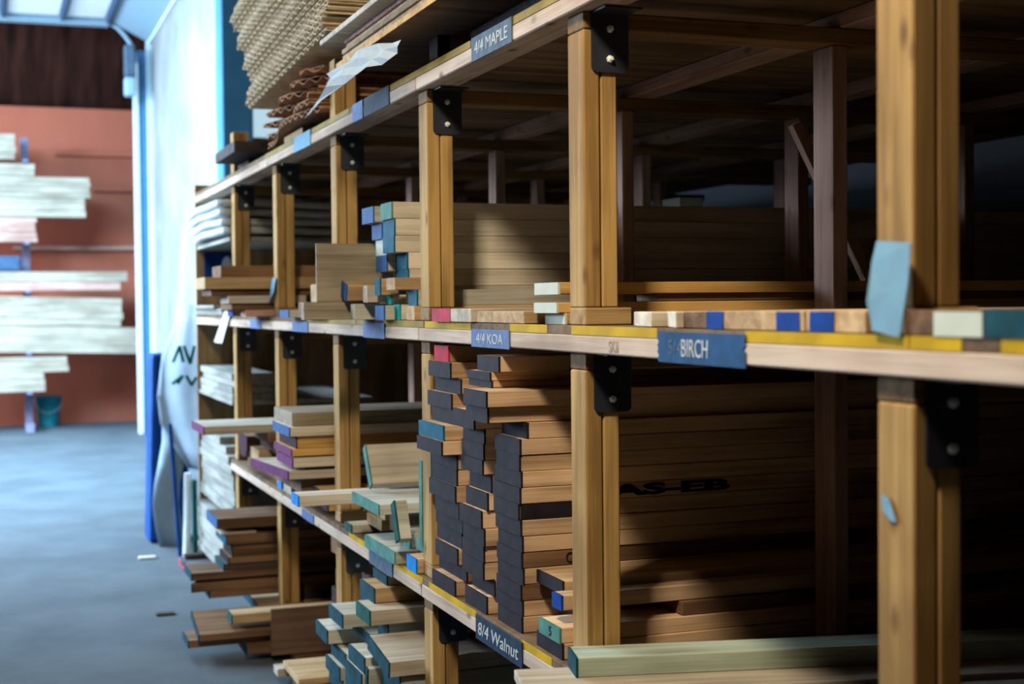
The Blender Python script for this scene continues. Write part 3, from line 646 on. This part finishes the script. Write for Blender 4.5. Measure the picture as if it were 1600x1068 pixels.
for i, z in enumerate((.3365, .3665, .3965)): dk((358, 364, 362)[i], 6.44, 6.70, z, z+.0295, ('lower', 'middle', 'upper')[i]+' of three close brown planks with slate ends in the dark pile', 'slate')
dk(354, 6.42, 6.72, .4265, .470, 'brown plank stepping out above the three close ones', 'turq')
board(xu(345, 6.43, 826), 6.43, 6.70, .4705, .480, 'thin white strip pressed in the dark pile', .16, 'white', None, G10, name='wood_strip', cat='strip')
board(.05, 6.42, 6.72, .4705, .4995, 'black plank hidden under the topmost pale-topped one', 1.8, 'blackwood', None, G10)
dk(340, 6.42, 6.74, .5000, .545, 'topmost dark plank with blue end and pale top', 'blue')
# bay between the third and fourth posts
G11 = 'dark planks low in front of the fourth post'
def dl(u, y0, y1, z0, z1, lab, end='teal', wd='brown', ln=1.9, v=960, **k): return board(xu(u, y0, v), y0, y1, z0, z1, lab, ln, wd, end, G11, **k)
dl(385, 5.97, 6.20, .03, .068, 'teal-ended plank lowest, close by the hardboard sheet', v=1000)
dl(294, 6.03, 6.22, .0685, .100, 'plank with teal end lying lowest and farthest into the aisle', v=985)
board(.0, 5.97, 6.01, .0685, .100, 'black strip spacer by the lowest jutting plank', 1.4, 'blackwood', None, G11, name='wood_strip', cat='strip')
dl(310, 5.985, 6.225, .128, .158, 'wide plank with pale worn end just above the lowest one', 'teal', v=970, tilt=R_(13))
dl(362, 5.96, 6.08, .170, .207, 'tan-topped plank with a bright green end before the post', 'green', 'tan', v=955)
# deep dark boards filling the floor tier
G12 = 'dark boards deep in the floor tier'
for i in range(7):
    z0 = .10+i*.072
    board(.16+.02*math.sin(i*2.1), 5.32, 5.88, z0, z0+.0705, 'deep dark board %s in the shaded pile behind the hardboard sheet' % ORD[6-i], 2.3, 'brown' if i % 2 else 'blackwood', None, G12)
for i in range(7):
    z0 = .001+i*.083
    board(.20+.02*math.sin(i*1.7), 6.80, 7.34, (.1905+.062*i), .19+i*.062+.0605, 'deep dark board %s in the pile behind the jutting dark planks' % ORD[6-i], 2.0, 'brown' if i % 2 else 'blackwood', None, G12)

# ------------------------------------------------------------------ lower shelf, fourth bay: purple-ended boards
G13 = 'purple-ended boards on the lower shelf'
def pb(u, y0, y1, z0, z1, lab, end='purple', wd='maple', ln=2.2, v=700, **k): return board(xu(u, y0, v), y0, y1, z0, z1, lab, ln, wd, end, G13, **k)
pb(560, 5.19, 6.2, ZL+.001, ZL+.030, 'broad brown plank under the purple-ended pile', None, 'brown', v=760)
pb(512, 5.20, 5.34, ZL+.0305, ZL+.066, 'board with a dark purple end close to the shelf edge', 'darkpurple', 'amber', v=765)
pb(497, 5.21, 5.31, ZL+.0665, ZL+.115, 'dark purple-ended block board beside the third post', 'darkpurple', 'tan', v=750)
pb(485, 5.36, 5.50, ZL+.0305, ZL+.064, 'navy-ended board low near the third post', 'slate', 'tan', v=765)
pb(470, 5.56, 5.66, ZL+.0305, ZL+.074, 'short board with a pale blue end near the shelf edge', 'blue', 'white', v=768)
pb(455, 5.70, 5.86, ZL+.0305, ZL+.062, 'pale board lying low beneath the purple ends', None, 'poplar', v=765)
pb(440, 5.90, 5.98, ZL+.0305, ZL+.070, 'turquoise-ended block near the fourth post', 'brightblue', 'brown', v=745)
pb(470, 5.40, 5.90, ZL+.0750, ZL+.138, 'thick brown timber under the jutting white plank', None, 'brown', v=745)
pb(450, 5.34, 5.86, ZL+.1385, ZL+.172, 'broad white-topped plank jutting past the lower shelf', 'purple', 'white', v=733, nose=-.05)
pb(457, 5.32, 5.62, ZL+.1850, ZL+.222, 'pale board with magenta end second of the purple pair', 'purple', 'maple', v=720)
pb(480, 5.36, 5.80, ZL+.1725, ZL+.1845, 'thin spacer below the magenta-ended board', None, 'brown', v=730)
pb(455, 5.32, 5.66, ZL+.2285, ZL+.256, 'amber board with violet end upper of the purple pair', 'purple', 'amber', v=700)
pb(480, 5.34, 5.60, ZL+.2225, ZL+.228, 'thin shaded strip between the purple pair', None, 'brown', v=705)
pb(463, 5.33, 5.66, ZL+.2565, ZL+.304, 'brown board with dark purple end under the pale blue-ended one', 'darkpurple', 'amber', v=682)
pb(452, 5.31, 5.64, ZL+.3045, ZL+.340, 'pale board with a powder blue end near the top of the purple pile', 'blue', 'maple', v=665)
pb(456, 5.34, 5.70, ZL+.3405, ZL+.392, 'thick grey-topped board topmost of the purple pile', None, 'grayply', v=647)

# ------------------------------------------------------------------ lower shelf, fifth bay
G14 = 'boards on the lower shelf by the fifth post'
board(.02, 6.36, 7.2, ZL+.001, ZL+.060, 'dark plank flat on the lower shelf by the fifth post', 2.2, 'brown', None, G14)
board(-.03, 6.95, 7.12, ZL+.0605, ZL+.092, 'dark purple-ended board low by the fifth post', 2.2, 'tan', 'darkpurple', G14)
board(-.04, 6.45, 6.62, ZL+.0605, ZL+.086, 'pinkish-ended white board by the fourth post', 2.2, 'white', 'red', G14)
board(-.02, 6.66, 6.88, ZL+.0605, ZL+.120, 'tan plank in the middle by the fifth post', 2.2, 'tan', None, G14)
board(.03, 6.40, 6.90, ZL+.1205, ZL+.165, 'brown plank under the long pale one', 2.2, 'brown', None, G14)
board(-.03, 6.92, 7.16, ZL+.0925, ZL+.165, 'dark purple-ended timber under the long pale board', 2.2, 'brown', 'darkpurple', G14)
board(.0, 6.50, 7.1, ZL+.1655, ZL+.212, 'brown timber right under the long pale board', 2.2, 'brown', None, G14)
board(xu(318, 6.55, 668), 6.55, 6.95, ZL+.2125, ZL+.250, 'long pale board with purple corner reaching across the fifth post', 2.4, 'white', 'purple', G14)

# ------------------------------------------------------------------ middle shelf, fourth and fifth bays
G15 = 'boards on the middle shelf by the fifth post'
def mb(u, y0, y1, z0, z1, lab, end=None, wd='tan', ln=2.0, v=470, g=G15, **k): return board(xu(u, y0, v), y0, y1, ZM+z0, ZM+z1, lab, ln, wd, end, g, **k)
mb(364, 6.55, 6.70, .001, .030, 'blue-ended board on the shelf edge near the fifth post', 'deepblue', v=490)
mb(384, 6.36, 6.50, .001, .030, 'red-brown board on the shelf edge near the fifth post', None, 'pink', v=490)
mb(362, 6.40, 6.72, .0305, .060, 'brown board above the blue-ended one', None, 'brown', v=478)
mb(357, 6.38, 6.62, .0605, .094, 'pale board with an L-shaped lit edge by the fifth post', None, 'white', v=465, ln=.35)
mb(330, 6.45, 6.75, .0945, .125, 'brown plank under the long jutting one', None, 'brown', v=450)
mb(320, 6.42, 6.74, .1255, .178, 'long brown plank jutting out past the fifth post', None, 'tan', v=442)
mb(345, 6.50, 6.76, .1785, .232, 'dark board topmost of the pile by the fifth post', None, 'brown', v=425)
mb(490, 5.22, 5.50, .001, .060, 'brown low board in the shade by the third post', None, 'brown', v=485, g='boards on the middle shelf beyond the third post')
mb(505, 5.30, 5.52, .0605, .130, 'brown timber behind the plywood sheet', None, 'tan', v=465, g='boards on the middle shelf beyond the third post')
mb(451, 5.62, 5.80, .001, .030, 'powder blue-ended board at the shelf edge beyond the third post', 'blue', 'poplar', v=490, g='boards on the middle shelf beyond the third post')

# ------------------------------------------------------------------ last bay: white boards lying along the rack
G16 = 'white boards lying lengthwise in the last bay'
def wb(x, y0, y1, z0, z1, lab, th=.10): 
    o = part_box('lumber_board', None, (x, y0, z0), (x+th, y1, z1), W['whitey'], .002); tag(o, lab, 'board', G16); return o
def wstack(zb, n, t, x, nm, jit=.01, steps=0):
    r = random.Random(n)
    for i in range(n):
        wb(x+r.uniform(-jit, jit), 7.50+steps*(0 if i < n-3 else (i-n+4)*.13)+r.uniform(0, .02), 8.70-r.uniform(0, .02), zb+i*t+.0005, zb+(i+1)*t-.0010, 'white board %s %s' % (ORD[n-1-i], nm), .22)
wstack(.0505, 8, .036, -.03, 'at the foot of the last bay')
wstack(.4005, 9, .042, -.01, 'in the stepped pile of the last bay', steps=1)
wstack(1.0005, 4, .036, .0, 'on the last bay short shelf')
wstack(ZM+.0005, 3, .018, -.02, 'in the thin pile on the last bay middle shelf', jit=.02, steps=1)
# crumpled white sheets on the top short shelf
for k in range(4):
    bm = bmesh.new(); nx, ny = 10, 18; gr = []; r = random.Random(20+k); ph = r.random()*6
    for i in range(nx+1):
        row = []
        for j in range(ny+1):
            x = -.035-.01*k+.62*i/nx; y = 7.50+1.19*j/ny
            z = 1.874+.047*k+.012*math.sin(math.pi*j/ny)+.006*math.sin(y*7+ph)*math.cos(x*6+ph)
            row.append(bm.verts.new((x, y-8.1, z-1.86)))
        gr.append(row)
    for i in range(nx):
        for j in range(ny): bm.faces.new([gr[i][j], gr[i+1][j], gr[i+1][j+1], gr[i][j+1]])
    o = link('wrapping_sheet', bm, P['paper'], None, (0, 8.1, 1.86), smooth=True); md = o.modifiers.new('thick', 'SOLIDIFY'); md.thickness = .036; md.offset = 1
    tag(o, 'crumpled white padded sheet, %s of the pile in the last bay' % ('lowest', 'second lowest', 'second highest', 'highest')[k], 'sheet', 'white sheets in the last bay')
# dark tag with a white oval on the end panel
tg = part_box('panel_tag', None, (.03, 8.712, 1.665), (.20, 8.7215, 1.825), P['bluetarp'], .002); tag(tg, 'navy tag with a white oval on the brown end panel', 'tag')
bm = bmesh.new(); cyl(bm, (0, 0, 0), (0, -.003, 0), .03, seg=24)
for v in bm.verts: v.co.z *= 1.8
link('oval', bm, P['pipe'], tg, (.05, -.0046, 0))

# ------------------------------------------------------------------ papers pinned to the posts
def tagpoly(name, pts, mat, label, cat, curl=.0):
    """pts: (x, y, z) outline; a sheet of paper with its own thickness"""
    c = Vector([sum(p[i] for p in pts)/len(pts) for i in range(3)])
    n = (Vector(pts[1])-Vector(pts[0])).cross(Vector(pts[2])-Vector(pts[0])).normalized()
    o = poly_slab(name, [Vector(p)-c for p in pts], n, .0012, P[mat], None, c); tag(o, label, cat); return o
x = -.024
yA = 1.75
tagpoly('paper_tag', [(x+.002, yu(1368, x), on(0, x, 1368, 376)[2]), (x+.002, yu(1421, x), on(0, x, 1421, 379)[2]), (x, yu(1419, x), on(0, x, 1419, 440)[2]), (x-.003, yu(1408, x), on(0, x, 1408, 526)[2]), (x-.004, yu(1397, x), on(0, x, 1397, 524)[2]), (x-.006, yu(1368, x), on(0, x, 1368, 516)[2]), (x-.008, yu(1361, x), on(0, x, 1361, 470)[2]), (x-.002, yu(1364, x), on(0, x, 1364, 410)[2])], 'bluepaper', 'pale blue paper tag hanging on the nearest post', 'paper')
x = -.004
tagpoly('tape_strip', [(x, yu(1376, x), on(0, x, 1376, 772)[2]), (x, yu(1386, x), on(0, x, 1386, 777)[2]), (x, yu(1392, x), on(0, x, 1392, 792)[2]), (x, yu(1399, x), on(0, x, 1399, 815)[2]), (x, yu(1390, x), on(0, x, 1390, 813)[2]), (x, yu(1378, x), on(0, x, 1378, 796)[2])], 'bluepaper', 'small torn blue tape strip lower on the nearest post', 'tape')
x = -.006
tagpoly('paper_note', [(x, yu(426, x), on(0, x, 426, 434)[2]), (x, yu(432, x), on(0, x, 432, 434)[2]), (x-.01, yu(431, x), on(0, x, 431, 458)[2]), (x-.01, yu(424, x), on(0, x, 424, 471)[2])], 'bluepaper', 'small white paper stuck to the fourth post above the middle shelf', 'paper')
x = -.03
tagpoly('paper_strip', [(x, yu(351, x), on(0, x, 351, 486)[2]), (x, yu(361, x), on(0, x, 361, 486)[2]), (x, yu(346, x), on(0, x, 346, 536)[2]), (x, yu(334, x), on(0, x, 334, 534)[2])], 'white', 'pale strip dangling slantwise from the middle shelf in the last bay', 'strip')

# ------------------------------------------------------------------ top of the rack
# corrugated sheets
def corrugated(name, x0, y0, y1, z, length, amp, wl, th, mat, sag, xo=None, liner=True):
    ym = (y0+y1)/2
    def strip(y_step, wave, t, zo):
        bm = bmesh.new(); n = max(2, int((y1-y0)/y_step)); rows = []
        for j in range(n+1):
            y = y0+(y1-y0)*j/n; q = (y-y0)/(y1-y0)
            zz = (amp*math.sin(2*math.pi*y/wl) if wave else 0)+sag(y)+zo; xs = x0+(xo(q) if xo else 0)
            rows.append([bm.verts.new((xs, y-ym, zz-t/2)), bm.verts.new((xs+length, y-ym, zz-t/2)), bm.verts.new((xs+length, y-ym, zz+t/2)), bm.verts.new((xs, y-ym, zz+t/2))])
        for a, b in zip(rows, rows[1:]):
            for i in range(4): bm.faces.new([a[i], a[(i+1) % 4], b[(i+1) % 4], b[i]])
        bm.faces.new(rows[0]); bm.faces.new(rows[-1][::-1]); return bm
    o = link(name, strip(wl/10, True, th, 0), P[mat], None, (0, ym, z))
    if liner: link('flat_liner', strip(.12, False, th*.8, amp+th*.95), P[mat], o)
    return o
N1 = 27
BOT = ('bottommost', 'second from the bottom', 'third from the bottom')
for k in range(N1):
    q = k/N1
    o = corrugated('corrugated_sheet', -.085-.012*math.sin(k*.9), 4.84+.02*math.sin(k*1.3), 6.42+.42*min(1, max(0, q-.25)*1.6)+.03*math.sin(k*2.2), 2.462+k*.0210, 1.5, .0072, .082, .0028, 'kraft', lambda y: -.018-.012*math.sin(math.pi*(y-4.84)/1.6)-.062*((y-4.84)/1.6)**2)
    tag(o, 'kraft corrugated sheet, %s of the tall sagging pile on the top shelf' % (BOT[k] if k < 3 else ORD[N1-1-k]), 'sheet', 'corrugated sheets in the tall sagging pile')
N2 = 7
for k in range(N2):
    o = corrugated('corrugated_sheet', -.03, 5.20+.01*math.sin(k*2.0), 6.52-.165*k+.03*math.sin(k*3.1), 2.2235+k*.0248, 1.4, .0075, .075, .0045, 'kraftdark', lambda y: 0, lambda s, k=k: -.05*math.sin(5*s+k))
    tag(o, 'dark brown corrugated sheet, %s of the low pile on the top shelf' % ORD[N2-1-k], 'sheet', 'dark corrugated sheets in the low pile')
# bearers and blocks
def bearer(lo, hi, wd, lab): return tag(part_box('wood_block', None, lo, hi, W[wd], .003), lab, 'block', 'blocks bearing the piles on the top shelf')
bearer((-.015, 5.60, ZU+.001), (.6, 5.97, ZU+.031), 'sole', 'flat brown block under the dark corrugated pile')
bearer((-.10, yu(366, -.1, 248), ZU+.047), (1.2, yu(336, -.1, 248), ZU+.100), 'blackwood', 'near-black plank sticking out over the top shelf end')
bearer((.02, 7.05, ZU+.001), (1.2, 7.36, ZU+.046), 'blackwood', 'dark spacer under the near-black plank at the top shelf end')
bearer((.95, 6.55, ZU+.001), (1.2, 6.75, 2.36), 'blackwood', 'dark block carrying the far end of the tall corrugated pile')
# panels
G17 = 'wide panels stacked on the top shelf'
def panel(x0, y0, y1, z0, z1, wd, lab, yaw=0, dive=0): return board(x0, y0, y1, z0, z1, lab, 1.6, wd, None, G17, yaw=yaw, name='plywood_sheet', cat='panel')
o = panel(-.103, 2.6, 4.62, 2.2755, 2.292, 'brown', 'yellow-edged bottom panel of the stack above the maple label')  # browned so the underside reads as shade; own colour kept on the edge
link('added_edge_strip', box_bm((-.003, -1.0095, .0003), (0, 1.0095, .0162), 0), W['amber'], o)['label'] = 'added strip keeping the yellowish edge of the darkened panel'  # strip added to carry the panel's own edge colour
panel(-.095, 2.6, 4.57, 2.2925, 2.311, 'tan', 'tan panel second from the bottom of the stack above the maple label')
panel(-.102, 2.6, 4.55, 2.3115, 2.327, 'tan', 'tan panel third from the bottom of the stack above the maple label')
panel(-.092, 2.6, 4.53, 2.3275, 2.342, 'tan', 'tan panel fourth from the bottom of the stack above the maple label')
panel(-.10, 2.6, 4.52, 2.3425, 2.355, 'pink', 'pinkish panel under the pale one on the top shelf')
panel(-.15, 2.6, 4.66, 2.3555, 2.373, 'white', 'pale-edged panel on top of the panel stack, overhanging')
bearer((.10, 3.10, ZU+.001), (1.5, 3.84, 2.27), 'blackwood', 'black filler added to darken the gap beneath the panel stack by the maple label')  # black filler put in so the gap under the panels reads as shade
bearer((.14, 4.08, ZU+.001), (1.5, 4.50, 2.27), 'blackwood', 'black filler added to darken the gap beneath the panel stack behind the torn paper')  # second black filler, darkens the same gap further along
# torn plastic sheet
out_ = [(510, 118), (512, 131), (518, 137), (475, 186), (477, 180), (512, 133)]
edgeT = [(510, 107), (540, 92), (565, 79), (590, 71), (608, 70), (632, 66)]; edgeB = [(514, 136), (534, 131), (556, 116), (578, 105), (592, 101), (606, 93)]
bm = bmesh.new(); xs_ = -.118; rows = []
for i, (a, b) in enumerate(zip(edgeT, edgeB)):
    pa, pb = on(0, xs_, *a), on(0, xs_-.03, *b); pa.z = min(pa.z+.006, 2.273)
    rows.append([pa.lerp(pb, t)+Vector((.012*math.sin(i*2.1+t*5), 0, 0)) for t in (0, .33, .66, 1)])
c0 = rows[2][1].copy()
V = [[bm.verts.new(p-c0) for p in r] for r in rows]
for i in range(len(V)-1):
    for j in range(3): bm.faces.new([V[i][j], V[i+1][j], V[i+1][j+1], V[i][j+1]])
t1 = bm.verts.new(on(0, -.15, 475, 186)-c0); t2 = bm.verts.new(on(0, -.15, 496, 158)-c0); t3 = bm.verts.new(on(0, -.15, 503, 156)-c0)
bm.faces.new([V[0][3], t2, t1, t3, V[1][3]])
o = link('torn_sheet', bm, P['paper'], None, c0); md = o.modifiers.new('thick', 'SOLIDIFY'); md.thickness = .0012
tag(o, 'torn white plastic sheet hanging in a point below the panel stack', 'sheet')

# stick leaning behind the back post, cream carton deep in the rack
p, q = on(1, 3.16, 1241, 193), on(1, 3.16, 1268, 250); d = (q-p).normalized(); e = p+d*((ZM+.034-p.z)/d.z); ln = (e-p).length
bm = box_bm((-.014, -.014, -ln), (.014, .014, 0), .002)
o = link('wood_stick', bm, W['backpost'], None, p, (0, math.atan2(-d.x, -d.z), 0)); tag(o, 'rough wood stick leaning behind the back post above the middle shelf', 'stick')
a, b = on(1, 5.84, 1062, 308), on(1, 5.84, 1098, 308)
tag(part_box('carton', None, (a.x, 5.84, ZM+.001), (b.x, 6.02, a.z), P['white'], .003), 'cream carton standing deep inside the rack beyond the pale stack', 'carton')

# ------------------------------------------------------------------ things at the far end of the rack
bm = bmesh.new(); prof = [(1.51, -.10, 0), (1.40, -.115, .01), (1.20, -.20, .02), (.95, -.235, .02), (.78, -.22, .02), (.62, -.13, .01), (.50, -.06, 0)]
rows = []
for z, xl, b in prof:
    rows.append([bm.verts.new((xl*(1-t)+.02*t, 8.748+.0-.03*math.sin(t*9+z*3)*(1-t)+.17*(1-t)+(b+.03)*(1-t), z-1.0)) for t in [i/9 for i in range(10)]])
for a, b in zip(rows, rows[1:]):
    for i in range(9): bm.faces.new([a[i], a[i+1], b[i+1], b[i]])
tp = link('plastic_wrap', bm, P['tarp'], None, (0, 0, 1.0), smooth=True); md = tp.modifiers.new('thick', 'SOLIDIFY'); md.thickness = .004
tag(tp, 'grey plastic wrap with green print draped at the end of the rack', 'tarp')
for (pts, z) in (([(-.155, 0), (-.115, .10), (-.095, .0)], 1.16), ([(-.09, .11), (-.055, .0), (-.03, .11)], 1.15), ([(-.16, 0), (-.10, .05), (-.13, 0)], 1.03), ([(-.08, .06), (-.05, .0), (-.02, .05)], 1.02)):
    bm = bmesh.new()
    for (a, b) in zip(pts, pts[1:]):
        cyl(bm, (a[0], 8.765+(-.10-a[0])*.6*0+.14*max(0, -a[0]-.02)/.25*.55, z+a[1]-1.0), (b[0], 8.765+.14*max(0, -b[0]-.02)/.25*.55, z+b[1]-1.0), .010, seg=6)
    link('print_mark', bm, P['greenprint'], tp)
bm = box_bm((-.12, -.15, -.6), (.12, .15, .6), .03, 2)
for v in bm.verts: v.co.x += .05*(v.co.z)*.6
o = link('covered_crate', bm, P['bluetarp'], None, (-.135, 9.35, .60)); tag(o, 'tall deep blue covered crate behind the grey plastic wrap', 'crate')
bm = bmesh.new(); cyl(bm, (0, 0, 0), (.015, 0, .50), .022, seg=14); o = link('white_pole', bm, P['pipe'], None, (-.11, 8.66, .0), smooth=False); tag(o, 'short white pole standing on the floor at the rack end', 'pole')
bm = bmesh.new(); cyl(bm, (0, 0, 0), (.0, 0, .46), .016, seg=10); o = link('green_pole', bm, P['green'], None, (-.062, 8.63, .0)); tag(o, 'thin green pole beside the white one at the rack end', 'pole')
bm = bmesh.new(); rows = []
for k in range(8):
    z = .92-.917*k/7; rows.append([bm.verts.new((-.22+.03*math.sin(k)+.16*t-.02*k*.2, 9.02+.03*math.sin(5*t+k), z-.5)) for t in (0, .25, .5, .75, 1)])
for a, b in zip(rows, rows[1:]):
    for i in range(4): bm.faces.new([a[i], a[i+1], b[i+1], b[i]])
o = link('loose_film', bm, P['doorframe'], None, (0, 0, .5), smooth=True); md = o.modifiers.new('thick', 'SOLIDIFY'); md.thickness = .003; tag(o, 'loose pale blue film trailing down to the floor at the rack end', 'film')
bm = bmesh.new(); cyl(bm, (0, 0, 0), (.05, .02, -.799), .012, seg=8); o = link('dark_strap', bm, P['bluetarp'], None, (-.195, 8.66, .80)); tag(o, 'dark blue strap hanging down in front of the pale film', 'strap')
# cable on the floor
cu = [(-.17, 8.5, .012), (-.19, 8.3, .012), (-.17, 8.05, .012), (-.13, 7.9, .012), (-.09, 7.85, .012)]
bm = bmesh.new()
for a, b in zip(cu, cu[1:]): cyl(bm, a, b, .006, seg=6)
o = link('thin_cable', bm, P['red'], None); tag(o, 'thin reddish cable lying on the floor by the white pole', 'cable')
# litter on the floor
for i, (u, v, s, lab) in enumerate(((230, 872, .05, 'pale wood chip on the floor nearest the rack end'), (258, 960, .045, 'dark flat chip on the floor in the aisle'), (304, 872, .06, 'small dark foot block by the white pole'))):
    p = on(2, 0, u, v)
    tag(part_box('wood_chip', None, (p.x-s, p.y-s*.6, .0005), (p.x+s, p.y+s*.6, .012 if i < 2 else .03), W['white'] if i == 0 else W['blackwood'], .003), lab, 'chip')
